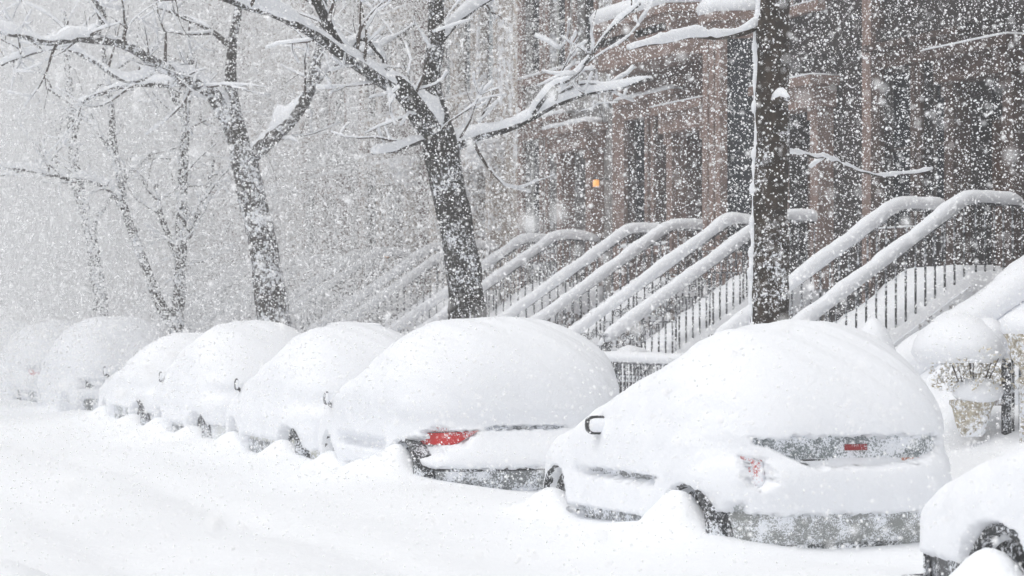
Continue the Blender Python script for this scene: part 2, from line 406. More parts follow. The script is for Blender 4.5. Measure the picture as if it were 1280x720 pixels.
car1 = make_car((0,0,0), 3.76, SN1B, BD1B, (.58,3.02), SILVER, 'silver hatchback under domed snow, red brake light in a grey slot', seed=1, CXL=1.08, archr=.335,
   masks=[('rear',.36,1.9,lambda s: .575-.022*sm((s-.7)/.1)*sm((1.5-s)/.1)+.16*sm((.78-s)/.45)+.08*sm((s-1.6)/.35), .765,.02),('rear',.02,2.15,-.5,.215,.03),('left',.05,.15,-.5,.3,.05),
          ('left',1.05,2.65,-.5,.13,.03),('left',1.0,2.5,.39,.44,.05),('rear',.27,.41,.42,.62,.06)],
   res=(150,420), extra=extra1, bumper_mat=BUMP1, archmask=1)
# --- car 2 : sedan, higher wider load
SN2 = [(-.35,.02,4.0,1.134),(.0,-.03,4.02,1.155),(.13,-.07,4.03,1.155),(.2,-.16,4.02,1.176),(.32,-.12,4.0,1.197),(.5,.02,3.9,1.208),(.6,.06,3.7,1.218),(.75,.02,3.3,1.250),(.95,.04,2.8,1.260),
       (1.12,.1,2.35,1.208),(1.28,.2,2.0,1.124),(1.42,.33,1.72,0.977),(1.54,.5,1.45,0.766),(1.61,.65,1.25,0.525),(1.64,.8,1.08,0.252),(1.645,.92,.94,0.000)]
BD2 = [(-.12,.06,3.86,.86),(.05,.0,3.92,.89),(.2,-.02,3.94,.9),(.28,.04,3.93,.91),(.45,.1,3.85,.91),(.6,.14,3.4,.9),(.78,.14,2.95,.88),(1.0,.3,2.2,.76),(1.2,.6,1.6,.6),(1.22,1.0,1.1,.02)]
BD2 = [(z, r_, f, h*1.13) for z,r_,f,h in BD2]
SN2 = [(z, r_, f-.28*max(0,min(1,(z-.7)/.4))*max(0,min(1,(1.66-z)/.3)), h) for z,r_,f,h in SN2]
def extra2(root, rf, sf):
    def tl(u,v,o):
        z0 = .39+.14*max(0,(u-.5)*2)**1.0; z1 = .5+.03*u
        f = rf(.16,.68,0,1,.03); z = z0+(z1-z0)*v
        return rf(.16,.68,z,z+1e-4,.04)(u,0,o)
    patch('tail_light', tl, REDL, root, 10, 5)
    patch('tail_light_cap', rf(.22,.38,.52,.58,.03), REDF, root, 5, 3)
    patch('bumper_gap', rf(.12,1.8,.135,.18,.03), PLASTIC, root, 24, 2)
    patch('reflector', rf(.1,.22,.14,.19,.045), REDF, root, 4, 2)
    patch('boot_trim', rf(.75,1.6,.53,.56,.02), TRIM, root, 12, 2)
    mirror(root, -.13, 2.6, .78, .25)
car2 = make_car((.0,6.55,.0), 4.0, SN2, BD2, (.55,2.95), SILVER, 'silver saloon with bright red tail light showing under a broad dome of snow', seed=4, CXL=1.15, archr=.33,
   masks=[('rear',.14,.7,lambda s: .39+.14*sm((s-.46)/.28),.53,.02),('rear',.22,.36,.53,.56,.05),('rear',.0,2.,-.5,.165,.02),('rear',.75,1.6,.53,.555,.03),
          ('left',-.2,.42,.27,.45,.06),('left',.9,2.5,.3,.42,.07),('left',.95,1.45,-.5,.16,.03),('left',1.7,2.3,-.5,.13,.03),('left',-.3,.1,-.5,.165,.02)],
   res=(130,360), extra=extra2, bumper_mat=TRIM)
# --- cars 3..8 further back
def ex_m(x,y,z):
    return lambda root, rf, sf: mirror(root, x, y, z, .22)
specs = [
 (10.75, 4.0, (.6,2.95), BEIGEP, 'beige-silled car just ahead of the silver saloon, small mirror poking out of snow', -.03, [('left',.98,2.5,-.5,.2,.04),('rear',-.2,2,-.5,.12,.03)], 2.6, 1.0),
 (15.2, 3.8, (.65,2.75), WHITEP, 'white car fourth in the row, below the forked tree, nearly swallowed by snow', -.01, [('left',1.1,2.2,-.5,.2,.05),('rear',0,2,-.5,.22,.04)], 2.4, 1.0),
 (19.05, 4.1, (.6,2.85), SILVER, 'low grey car fifth in the row with two dark wheels showing at its side', -.2, [('left',1.0,2.4,-.5,.28,.05),('rear',0,2,-.5,.22,.04)], 2.5, .98),
 (24.4, 4.2, (.7,3.1), TRIM, 'faded grey car sixth in the row with a tall rounded snow dome', .08, [('rear',.1,.7,.45,.62,.06),('rear',.1,.9,-.5,.3,.06)], 2.5, 1.05),
 (30.0, 4.4, (.7,3.1), SILVER, 'far snow-bound car with a faint pink tail light at the left of the row', .0, [('rear',.15,1.4,.55,.72,.08),('rear',0,2,-.5,.25,.04)], 2.5, 1.02),
 (36.5, 4.4, (.7,3.1), WHITEP, 'farthest pale car at the left end of the row, almost lost in snowfall', .0, [('rear',0,2,-.5,.3,.05)], 2.5, 1.0),
]
for i, (y0, L, wh, pm, lab, dz, mk, my, hw) in enumerate(specs):
    kf = (.12,.0,.18,-.05,.1,.0)[i]; kr = (.0,.12,-.1,.05,.0,.1)[i]
    sc = [(z + dz*max(0,min(1,(z-.5)/.7)) , r+kr*max(0,min(1,(z-.8)/.5)), (f-(kf*3+.1)*max(0,min(1,(z-.5)/.5)))*L/3.76 if z < 1.6 else (r+.15 if z > 1.617 else r+.4)+kr, h*hw*1.02) for z,r,f,h in SN1]
    bc = [(z, r, f*L/3.76, h) for z,r,f,h in BD1]
    if i == 4:
        ex = lambda root, rf, sf: (patch('tail_light', rf(.2,.9,.56,.68,.02), REDF, root, 6, 4), patch('tail_light', rf(1.1,1.5,.56,.68,.02), REDF, root, 6, 4))
    else: ex = ex_m(-.05, my, .82)
    make_car((-.02*i, y0, .0), L, sc, bc, wh, pm, lab, masks=mk, res=(90,260), extra=ex, seed=10+i*3, archr=.30)
# --- near car, only its nose in the frame
SN0 = [(-.35,.02,4.28,.9),(.0,.0,4.38,.93),(.2,-.03,4.4,.95),(.38,-.08,4.37,.97),(.5,-.07,4.28,.98),(.62,.0,4.1,.98),(.76,.0,3.75,.97),(.9,.05,3.3,.95),
       (1.05,.15,2.7,.89),(1.22,.28,2.3,.81),(1.36,.45,2.0,.69),(1.47,.62,1.8,.54),(1.54,.8,1.6,.37),(1.575,1.0,1.4,.18),(1.58,1.12,1.3,.0)]
BD0 = [(z*.95, r, f*4.4/3.76-.02-.35*max(0,min(1,(z-.4)/.3)), h) for z,r,f,h in BD1]
def extra0(root, rf, sf):
    mb = MB(); mb.tube([(.0,3.95,.02),(.03,4.15,.01),(.2,4.25,.0),(.6,4.31,.0)],[.05,.06,.06,.05],8); mb.build('bumper_skirt', PLASTIC, root)
    mirror(root, -.04, 1.9, .8)
make_car((-.0,-6.62,.0), 4.4, SN0, BD0, (.7,3.1), DARKP, 'dark car nose at the right corner with black wheel arch around a heap of snow', seed=31,
   masks=[('left',3.88,4.3,-.5,.13,.05),('left',3.45,4.35,-.5,.2,.05),('left',.9,2.8,-.5,.18,.05),('front',-.1,.5,-.5,.1,.05)], res=(130,360), extra=extra0, bumper_mat=PLASTIC, archr=.40)

# ------------------------------------------------------------------ stoops
bar_me = {}
def bar_mesh(h):
    k = round(h,2)
    if k not in bar_me:
        mb = MB(); mb.box(-.011,.011,-.011,.011,0,h,0); o = mb.build('baluster', IRON, smooth=False); bar_me[k] = o.data; bpy.data.objects.remove(o)
    return bar_me[k]
def scroll_mesh():
    if 'scroll' not in bar_me:
        mb = MB(); pts = []
        for i in range(26):
            a = i/25*math.pi*3.2; r = .075*(1-i/25*.75); pts.append((r*math.cos(a),0,r*math.sin(a)))
        mb.tube(pts,.008,4); pts = [(p[0]*-1+.13,0,-p[2]*.8-.03) for p in pts]; mb.tube(pts,.008,4)
        o = mb.build('scroll', IRON); bar_me['scroll'] = o.data; bpy.data.objects.remove(o)
    return bar_me['scroll']
NST = 10; SX0 = 7.3; RUN = 3.0; RISE = 1.98; FX = 11.3
BASEZ = .25
def snow_loaf(name, pts, w_, h_, parent, seed=0, n=12, mat_=None, sag=.0):
    """soft loaf of snow lying along a rail; pts run along its underside"""
    pts = [Vector(p) for p in pts]; dense = []
    for a, b in zip(pts[:-1], pts[1:]):
        k = max(2, int((b-a).length/.08))
        for i in range(k): dense.append(a.lerp(b, i/k))
    dense.append(pts[-1])
    for _ in range(4):
        dense = [dense[0]]+[(dense[i-1]+dense[i]*2+dense[i+1])/4 for i in range(1,len(dense)-1)]+[dense[-1]]
    mb = MB(); rings = []; N = len(dense)
    for i, p in enumerate(dense):
        t = (dense[min(i+1,N-1)]-dense[max(i-1,0)]).normalized(); sd_ = Vector((-t.y, t.x, 0)); sd_ = sd_.normalized() if sd_.length > .01 else Vector((0,1,0))
        up = sd_.cross(t); up = up if up.z > 0 else -up
        e = min(1, (min(i, N-1-i)+.35)/3)**.5
        f = e*(1+.16*nz(p.x*2.3+seed, p.y*2.1, p.z*2.2)+.07*nz(p.x*9, p.y*9+seed, p.z*9))
        ring = []
        for j in range(n):
            q = 2*math.pi*j/n; cx_, sz_ = math.cos(q), math.sin(q)
            ring.append(p + sd_*(cx_*w_/2*f) + up*((h_*.42*f)*(1+sz_*1.0) - h_*.1 if sz_ > -.3 else -h_*.05*f))
        rings.append(ring)
    mb.loft(rings); return mb.build(name, mat_ or SNOW, parent)
def railing(parent, y, detail, seed):
    slope = RISE/RUN; rz = lambda x: 1.27+slope*(x-SX0)
    mb = MB()
    prof = [(SX0-.02,y,rz(SX0)),(SX0+RUN,y,rz(SX0+RUN)),(FX-.02,y,rz(SX0+RUN)-.02)]
    mb.tube([Vector(p) for p in prof],.03,6)
    r = mb.build('railing', IRON, parent)
    mb = MB(); mb.box(SX0-.08,SX0+.04,y-.06,y+.06,BASEZ-.4,1.36,.01)
    mb.box(SX0-.1,SX0+.06,y-.08,y+.08,1.36,1.42,.02); mb.build('newel_post', IRON, r, smooth=False)
    st = RUN/5
    if detail:
        for k in range(5):
            xa, xb = SX0+k*st, SX0+(k+1)*st; zt = rz(xa)-.06; zb = BASEZ+slope*(xa-SX0)-.05
            mb = MB(); mb.box(xa+.006,xb-.004,y-.012,y+.012,zt-.02,zt); mb.box(xb-.012,xb+.012,y-.014,y+.014,zb,rz(xb)-.03)
            mb.build('sub_rail', IRON, r, smooth=False)
            for i in range(5):
                link('baluster', bar_mesh(zt-zb-.02), r, (xa+.06+i*st/5, y, zb))
            s = link('scroll', scroll_mesh(), r, (xa+.3,y,zt+.13)); s.rotation_euler = (0,-math.atan(slope)*.8,0)
            s2 = link('scroll', scroll_mesh(), r, (xa+.5,y,zt+.22)); s2.scale = (.7,1,.7)
        for i in range(6): link('baluster', bar_mesh(.9), r, (SX0+RUN+.1+i*.15, y, BASEZ+RISE))
    else:
        for i in range(19):
            x = SX0+.12+i*.155; h = rz(x)-.02-(BASEZ+slope*(x-SX0)-.02)
            link('baluster', bar_mesh(h), r, (x, y, BASEZ+slope*(x-SX0)-.02))
        for i in range(6): link('baluster', bar_mesh(.98), r, (SX0+RUN+.1+i*.15, y, BASEZ+RISE))
    z_ = lambda x: rz(x)+.015
    snow_loaf('snow_on_railing', [(SX0-.12,y,z_(SX0)-.06),(SX0+.05,y,z_(SX0)+.02),(SX0+RUN-.05,y,z_(SX0+RUN)),(SX0+RUN+.2,y,z_(SX0+RUN)+.01),(FX-.1,y,z_(SX0+RUN)-.03)], .2, .24, r, seed)
    return r
def stoop(y0, y1, label, detail, seed, house_mat=STEPST):
    root = empty('stoop', (0,0,0)); tag(root, label, 'stoop', 'stoops in front of the row houses')
    rise = RISE/NST; run = RUN/NST
    step_me = None
    for i in range(NST):
        if step_me is None:
            mb = MB(); mb.box(0, run+.03, y0+.08, y1-.08, -rise*1.0, 0, .012); o = mb.build('step', STEPST, root, smooth=False); step_me = o.data
        else: o = link('step', step_me, root)
        o.location = (SX0+i*run, 0, BASEZ-.12+(i+1)*rise-.08)
    mb = MB(); mb.box(SX0+RUN, FX, y0, y1, -.3, BASEZ+RISE-.2)
    mb.build('landing', STEPST, root, smooth=False)
    for yy in (y0, y1):      # closed sides under the steps
        mb = MB(); a = -.07 if yy == y0 else .07
        prof = [(SX0,-.3),(SX0+RUN,-.3),(SX0+RUN,BASEZ+RISE-.12),(SX0,BASEZ-.08)]
        mb.loft([[(x, yy-.07, z) for x,z in prof],[(x, yy+.07, z) for x,z in prof]]); mb.build('side_wall', STEPST, root, smooth=False)
    # snow filling the flight
    n = 34; mb = MB(); rings = []; W = y1-y0
    for i in range(n+1):
        t = i/n; x = SX0-.35+(FX-SX0+.3)*t; s = (x-SX0)/RUN
        z = BASEZ+RISE*min(max(s,-.05),1.)+.06+.02*math.sin(x*2*math.pi/run)*(0<s<1)
        ring = []
        for j in range(13):
            v = j/12; yy = y0-.05+(W+.1)*v; e = min(v,1-v)
            zz = z+.10*min(1,e*5)**.5+.06*nz(x*1.3,yy*1.5,seed)+.025*nz(x*5,yy*5,seed)
            ring.append((x,yy,zz))
        ring += [(x, y1+.05, z-.5-(.2 if s<0 else 0)), (x, y0-.05, z-.5-(.2 if s<0 else 0))]
        rings.append(ring)
    mb.loft(rings); mb.build('snow_on_steps', SNOW, root)
    railing(root, y0, detail, seed); railing(root, y1, detail, seed+5)
    return root
st_data = [(13.0,14.85,'nearest railed stoop, right of the thick dark trunk, with thin bars against snow',0),
           (18.75,20.4,'stoop left of the thick dark trunk with scrolled iron panels stepping up under snow',1),
           (22.7,24.5,'third railed stoop, seen just above the domed silver saloon with plain bars',0),
           (28.1,29.9,'fourth railed stoop, right of the middle tree trunk, half faded by snow',0),
           (33.9,35.7,'stoop behind the middle tree trunk, fifth railed one, pale with snow',0),
           (39.8,41.6,'pale stoop between the two near snowy trees, deep in the snowfall',0),
           (45.5,47.3,'faint stoop right beside the forked tree, almost lost in snow',0),
           (51.2,53.0,'very faint distant stoop behind the forked tree',0),
           (57.0,58.8,'farthest stoop, a barely visible white slope left of the forked tree',0)]
for i, (a, b, lab, d) in enumerate(st_data):
    stoop(a, b, lab, d, i*3+1)
# gate and corner snow in front of stoop 2 : low iron area fence with snow caps
def fence(x, y0, y1, z0, z1, label, capw=.3, caph=.2, seed=0, sp=.12, group=None):
    root = empty('iron_fence', (x,y0,0)); tag(root, label, 'fence', group)
    mb = MB(); mb.box(-.02,.02,0,y1-y0,z1-.04,z1); mb.box(-.02,.02,0,y1-y0,z0+.12,z0+.15); mb.build('rail', IRON, root, smooth=False)
    for yy in (0, y1-y0):
        mb = MB(); mb.box(-.045,.045,yy-.045,yy+.045,-.2,z1+.06,.01); mb.build('post', IRON, root, smooth=False)
    n = int((y1-y0)/sp)
    for i in range(1, n): link('bar', bar_mesh(z1-z0), root, (0, i*(y1-y0)/n, z0))
    snow_loaf('snow_cap', [(0,-.05,z1),(0,(y1-y0)/2,z1),(0,y1-y0+.05,z1)], capw, caph, root, seed)
    return root
fence(7.0, 20.5, 22.6, .0, 1.05, 'low iron fence with snow cap between the scrolled stoop and the next one', seed=2)
fence(7.0, 15.0, 18.6, .0, 1.0, 'low snowy iron fence behind the silver hatchback, left of the thick trunk', seed=4)
fence(7.0, 24.7, 28.0, .0, 1.05, 'low iron fence with snow cap behind the domed silver saloon', seed=8)
def cross_fence(xa, xb, y, z0, z1, label, seed=0):
    root = empty('iron_fence', (xa,y,0)); tag(root, label, 'fence')
    mb = MB(); mb.box(0,xb-xa,-.02,.02,z1-.04,z1); mb.box(0,xb-xa,-.02,.02,z0+.1,z0+.13); mb.build('rail', IRON, root, smooth=False)
    for xx in (0, xb-xa):
        mb = MB(); mb.box(xx-.045,xx+.045,-.045,.045,-.2,z1+.05,.01); mb.build('post', IRON, root, smooth=False)
    n = int((xb-xa)/.085)
    for i in range(1, n): link('bar', bar_mesh(z1-z0), root, (i*(xb-xa)/n, 0, z0))
    snow_loaf('snow_cap', [(-.05,0,z1),((xb-xa)/2,0,z1+.01),(xb-xa+.05,0,z1)], .34, .3, root, seed)
    return root
q = P(768,402,35.2); cross_fence(q.x, q.x+.62, q.y, .2, 1.0, 'small iron gate panel with a fat snow cap at the foot of the scrolled stoop', 3)

# ------------------------------------------------------------------ nearest solid-sided stoop, planter, urn and fence on the right
root = empty('stone_stoop', (7.2,9,0)); tag(root, 'solid stone stoop at the right edge with its slanting side wall buried in smooth snow', 'stoop')
def wpt(x,y,z): return (x-7.2,y-9,z)
y9 = 10.6
def zline(x): # from photo: (1120,440)->(1280,325)
    return None
def plane_xz(px, py, y):
    k = (px-640)/FPX; u = y-CY; v = u*(SN+k*CS)/(CS-k*SN); D = v*SN+u*CS
    return CX+v, CH-(py-402)/FPX*D
xa, za = plane_xz(1120,440,y9); xb, zb = plane_xz(1280,325,y9)
sl = (zb-za)/(xb-xa)
for yy, nm in ((y9,'side_wall'),(y9-1.7,'side_wall')):
    mb = MB(); x0_, x1_ = 7.1, 10.6
    prof = [(x0_,-.3),(x1_,-.3),(x1_,za+sl*(x1_-xa)-.35),(x0_,za+sl*(x0_-xa)-.35)]
    if yy < y9: continue
    mb.loft([[wpt(x,yy-.18,z) for x,z in prof],[wpt(x,yy+.18,z) for x,z in prof]]); mb.build(nm, STONEB, root, smooth=False)
    snow_loaf('snow_on_wall', [wpt(6.75,yy,za+sl*(6.75-xa)-.5),wpt(x0_,yy,za+sl*(x0_-xa)-.38),wpt(x1_,yy,za+sl*(x1_-xa)-.38)], .62,.46, root, 21, 16)
for i in range(10):
    mb = MB(); x = 7.4+i*.3; z = .3+i*.19; mb.box(*(x-7.2, x-7.2+.32), 8.9-9, y9-.2-9, z-.4, z, .012); mb.build('step', STEPST, root, smooth=False)
mb = MB(); rings = []
for i in range(30):
    x = 6.6+4.0*i/29; z = za+sl*(x-xa)-.55
    ring = [wpt(x, 9.0+1.75*j/10, z-.0+.25*abs(j/10-.1)**1.5+.08*nz(x*1.1,j*.3,5)) for j in range(11)]+[wpt(x,10.75,z-1.2),wpt(x,9.0,z-1.2)]
    rings.append(ring)
mb.loft(rings); mb.build('snow_on_steps', SNOW, root)
def blob(mb, c, r, seed=0, n=14, m=9, amp=.12, zs=1.0):
    rings = []
    for i in range(m+1):
        a = math.pi*(.02+.96*i/m); ring = []
        for j in range(n):
            q = 2*math.pi*j/n; d = Vector((math.sin(a)*math.cos(q)*r[0], math.sin(a)*math.sin(q)*r[1], -math.cos(a)*r[2]))
            d *= 1+amp*nz(d.x*3+seed, d.y*3, d.z*3); ring.append(Vector(c)+d)
        rings.append(ring)
    mb.loft(rings); return mb
def lathe(mb, c, prof, n=20):
    mb.loft([[(c[0]+r*math.cos(2*math.pi*i/n), c[1]+r*math.sin(2*math.pi*i/n), c[2]+z) for i in range(n)] for r,z in prof]); return mb
mb = MB(); rings = []
for i in range(36):
    x = 6.5+4.1*i/35; zt = za+sl*(x-xa)+.0; ring = []
    for j in range(13):
        t = j/12; yy = y9+.05-1.5*t; zz = .15+(zt-.15)*(1-t)**1.35+.07*nz(x*1.2,yy*1.3,9)*min(1,t*4)
        ring.append(wpt(x,yy,max(zz,.1)))
    ring += [wpt(x,y9-1.45,-.3), wpt(x,y9+.05,-.3)]
    rings.append(ring)
mb.loft(rings); mb.build('snow_drift', SNOW, root)
# terracotta planter with dried blooms under a snow heap
D_ = 26.2; pc = P(1215, 540, D_)
pl = empty('planter', pc); tag(pl, 'beige stone pot of dried blooms wearing a heap of snow beside the fence', 'planter')
mb = MB(); lathe(mb,(0,0,0),[(.12,-.05),(.15,0),(.19,.12),(.22,.26),(.24,.30),(.255,.31),(.255,.36),(.23,.365)],22); mb.build('pot', STONEB, pl)
mb = MB()
rr_ = random.Random(5)
for i in range(800):
    a = rr_.uniform(0,2*math.pi); r = rr_.uniform(.0,.46)**.9; z = .74+rr_.uniform(-.34,.3)*(1-.6*r)+(.12 if r<.2 else 0)
    c = Vector((r*math.cos(a)*1.0, r*math.sin(a), z)); s_ = rr_.uniform(.02,.045)
    d = Vector((rr_.uniform(-1,1),rr_.uniform(-1,1),rr_.uniform(-.6,1))).normalized(); e = d.orthogonal().normalized()
    mb.add([c-d*s_, c+e*s_*.6, c+d*s_, c-e*s_*.6, c+d.cross(e)*s_*.3],[(0,1,4),(1,2,4),(2,3,4),(3,0,4)])
o = mb.build('dried_blooms', DRIED, pl, smooth=False); o['kind'] = 'stuff'
mb = MB()
for i in range(6):
    a = rr_.uniform(0,6.28); r = rr_.uniform(.15,.4); mb.tube([(0,0,.33),(r*.5*math.cos(a),r*.5*math.sin(a),.5),(r*math.cos(a),r*math.sin(a),.84)],.009,4)
mb.build('stems', TWIG, pl)
mb = MB(); lathe(mb,(-.08,.15,.85),[(.46,-.06),(.54,.05),(.5,.2),(.4,.33),(.26,.43),(.12,.49),(.02,.51)],24); blob(mb,(.2,.05,1.1),(.3,.28,.22),7,16,10,.3); blob(mb,(0.02,-.05,.47),(.28,.28,.15),9,18,10,.2)
mb.build('snow_heap', SNOW, pl)
# second ornament with snow at the frame edge
uc = P(1276, 440, 25.6)
ur = empty('stone_urn', (uc.x+.1,uc.y,.9)); tag(ur, 'beige carved urn capped with snow at the far right edge beside the fence', 'urn')
mb = MB(); lathe(mb,(0,0,0),[(.1,-1.1),(.1,.0),(.16,.03),(.07,.1),(.09,.16),(.2,.3),(.24,.5),(.28,.56),(.22,.58)],20); mb.build('urn_body', STONEB, ur)
mb = MB(); blob(mb,(0,0,.66),(.3,.3,.2),1,18,10,.2); mb.build('snow_cap', SNOW, ur)
fq = P(1258, 402, 26.2)
root = cross_fence(fq.x, fq.x+1.0, fq.y, .1, 1.18, 'tall black iron fence with snow cap at the right edge beside the planter', 6)
# snow-heaped post foot of first stoop
nq = P(1092, 402, 28.0)
nb = empty('stone_post', (nq.x,nq.y,0)); tag(nb, 'stubby post under a pointed snow mound below the nearest railing', 'post')
mb = MB(); mb.box(-.16,.16,-.16,.16,-.3,.9,.03); mb.build('post_shaft', STEPST, nb, smooth=False)
mb = MB(); lathe(mb,(0,0,.2),[(.5,-.5),(.42,.1),(.36,.5),(.33,.75),(.27,1.05),(.17,1.3),(.07,1.42),(.01,1.45)],22); mb.build('snow_mound', SNOW, nb)

# ------------------------------------------------------------------ row houses
snow_ledge_cache = {}
def ledge_snow(parent, x0, x1, y0, y1, z, h=.14, name='snow_on_ledge'):
    mb = MB(); n = max(4, int((y1-y0)/.12)); rings = []
    for i in range(n+1):
        y = y0+(y1-y0)*i/n; e = min(1,(min(i,n-i)+.4)/1.5)**.5; hh = h*e*(1+.25*nz(y*2,z,x0)); b = (x1-x0)
        rings.append([(x0,y,z),(x0-.01,y,z+hh*.55),(x0+b*.25,y,z+hh),(x0+b*.7,y,z+hh),(x1,y,z+hh*.8),(x1,y,z)])
    mb.loft(rings); return mb.build(name, SNOWF, parent)
def house(y0, y1, doorc, stone, pil, label, seed, glasses, detail=True, bay=None, H=13.2, lamp=False):
    root = empty('brownstone_house', (FX, y0, 0)); tag(root, label, 'house', 'brownstone row houses along the pavement')
    rn = random.Random(seed); o = lambda x,y,z: (x,y-y0,z)
    Wd = y1-y0; dl = doorc-y0
    # bays: door bay, then windows to the far side (and near side where wide)
    cols = [dl]; far = Wd-(dl+.8)
    nw = 2 if far > 2.2 else 1
    for i in range(nw): cols.append(dl+.8+far*(i+.5)/nw)
    cols.sort()
    storeys = [(.35,1.75),(3.05,5.55),(6.9,9.1),(10.2,12.0)]
    ow = .98
    ops = []
    for s_, (z0,z1) in enumerate(storeys):
        for c in cols:
            isdoor = abs(c-dl) < .01
            if s_ == 0 and isdoor: continue
            if s_ == 1 and isdoor: ops.append((c-.6,c+.6,BASEZ+RISE-.1,5.1,'door'))
            else: ops.append((c-ow/2,c+ow/2,z0,z1,'window'))
    # wall with real openings, cut into a grid of cells
    ys = sorted(set([0,Wd]+[v for q_ in ops for v in q_[:2]])); zs = sorted(set([-.4,H]+[v for q_ in ops for v in q_[2:4]]))
    mb = MB(); x0w, x1w = 0, .45
    inside = lambda yy,zz: any(a<yy<b and c_<zz<d for a,b,c_,d,_ in ops)
    solid = {(i,j): not inside((ys[i]+ys[i+1])/2,(zs[j]+zs[j+1])/2) for i in range(len(ys)-1) for j in range(len(zs)-1)}
    for (i,j), sl_ in solid.items():
        if not sl_: continue
        a,b,c_,d = ys[i],ys[i+1],zs[j],zs[j+1]
        mb.add([(0,a,c_),(0,b,c_),(0,b,d),(0,a,d)],[(0,3,2,1)]); mb.add([(x1w,a,c_),(x1w,b,c_),(x1w,b,d),(x1w,a,d)],[(0,1,2,3)])
        for di,dj,q4 in ((-1,0,[(0,a,c_),(x1w,a,c_),(x1w,a,d),(0,a,d)]),(1,0,[(0,b,c_),(0,b,d),(x1w,b,d),(x1w,b,c_)]),(0,-1,[(0,a,c_),(0,b,c_),(x1w,b,c_),(x1w,a,c_)]),(0,1,[(0,a,d),(x1w,a,d),(x1w,b,d),(0,b,d)])):
            if not solid.get((i+di,j+dj), False): mb.add(q4,[(0,1,2,3)])
    import bmesh
    me = bpy.data.meshes.new('wall'); me.from_pydata(mb.v,[],mb.f); me.materials.append(stone); me.update()
    wl = link('wall', me, root)
    for (a,b,c_,d,kd) in ops:
        if kd == 'window':
            mb = MB(); t = .06; xx0, xx1 = .16,.24
            mb.box(xx0,xx1,a+.002,a+t,c_+.002,d-.002); mb.box(xx0,xx1,b-t,b-.002,c_+.002,d-.002); mb.box(xx0,xx1,a+t,b-t,d-t,d-.002); mb.box(xx0,xx1,a+t,b-t,c_+.002,c_+t+.02); mb.box(xx0+.01,xx1-.01,a+t,b-t,(c_+d)/2-.03,(c_+d)/2+.03)
            wn = mb.build('window', rn.choice([FRAME,FRAME,FRAMEW]) if seed>2 else FRAME, root, smooth=False)
            mb = MB(); mb.box(.19,.205,a+t,b-t,c_+t+.02,d-t); mb.build('pane', rn.choice(glasses), wn, smooth=False)
            mb = MB(); mb.box(-.14,.14,a-.12,b+.12,c_-.16,c_-.003,.0); sl2 = mb.build('sill', pil, root, smooth=False)
            ledge_snow(sl2, -.15,.12,a-.11,b+.11,c_-.003,.03 if seed < 4 else .08)
            mb = MB(); mb.box(-.10,-.004,a-.16,b+.16,d+.003,d+.3); mb.box(-.2,-.004,a-.22,b+.22,d+.3,d+.4); hd = mb.build('lintel', pil, root, smooth=False)
            if seed > 3: ledge_snow(hd, -.21,-.01,a-.2,b+.2,d+.4,.09)
            
            for e0_,e1_ in ((a-.13,a-.004),(b+.004,b+.13)): mb = MB(); mb.box(-.06,-.004,e0_,e1_,c_,d+.001); mb.build('window_surround', pil, root, smooth=False)
        else:
            dm = (a+b)/2
            mb = MB(); mb.box(.3,.36,a+.05,b-.05,c_,d-.55); dr = mb.build('door', DOORW, root, smooth=False)
            mb = MB()
            for s2 in (-.27,.27):
                for (zz0,zz1) in ((c_+.2,c_+.9),(c_+1.05,c_+2.0)): mb.box(.275,.299,dm+s2-.18,dm+s2+.18,zz0,zz1,.01)
            mb.build('door_panel', DOORW, dr, smooth=False)
            mb = MB(); mb.tube([(.27,dm-.05,c_+1.0),(.27,dm-.05,c_+1.12)],.02,6); mb.build('handle', RIM, dr)
            mb = MB(); mb.box(.3,.33,a+.05,b-.05,d-.5,d-.02); mb.build('transom', rn.choice(glasses), root, smooth=False)
            for s2 in (a-.3,b+.04):
                mb = MB(); mb.box(-.3,-.004,s2,s2+.26,c_,d); mb.box(-.34,-.3,s2-.03,s2+.29,c_,c_+.35); mb.box(-.34,-.3,s2-.03,s2+.29,d-.2,d); mb.build('door_pilaster', pil, root, smooth=False)
            mb = MB(); mb.box(-.42,-.004,a-.4,b+.4,d+.003,d+.35); mb.box(-.55,-.004,a-.5,b+.5,d+.35,d+.5); mb.box(-.36,-.3,a-.1,b+.1,d-.02,d+.0); hd = mb.build('door_hood', pil, root, smooth=False)
            ledge_snow(hd, -.56,-.02,a-.48,b+.48,d+.5,.05 if seed < 5 else .12)
    # corner strips, belt course and cornice
    for yy in (.0, Wd-.28):
        mb = MB(); mb.box(-.09,-.004,yy+.003,yy+.277,-.4,H-.4); mb.build('pilaster', pil, root, smooth=False)
    mb = MB(); mb.box(-.16,-.006,.28,Wd-.28,5.98,6.18); bc_ = mb.build('belt_course', stone, root, smooth=False)
    mb = MB(); mb.box(-.35,-.006,0,Wd-.004,H-.8,H-.4); mb.box(-.6,-.006,0,Wd-.004,H-.4,H); cn = mb.build('cornice', FRAME, root, smooth=False); ledge_snow(cn, -.62,-.01,.02,Wd-.02,H,.25)
    for i in range(int(Wd/.7)):
        mb = MB(); yy = .3+i*.7; mb.box(-.5,-.36,yy,yy+.14,H-.95,H-.41); mb.build('bracket', FRAME, cn, smooth=False)
    mb = MB(); mb.box(.45,11,.002,Wd-.002,H-.5,H-.2); rf_ = mb.build('roof', STONES[0], root, smooth=False)
    mb = MB(); mb.box(.02,11,.002,Wd-.002,H+.002,H+.3,.05); mb.build('roof_snow', SNOW, rf_)
    mb = MB(); mb.box(.46,11,.01,.08,-.4,H-.51); mb.box(10.9,11,.09,Wd-.09,-.4,H-.51); mb.box(.46,10.8,.09,Wd-.09,-.4,-.3)
    mb.build('party_wall', stone, root, smooth=False)
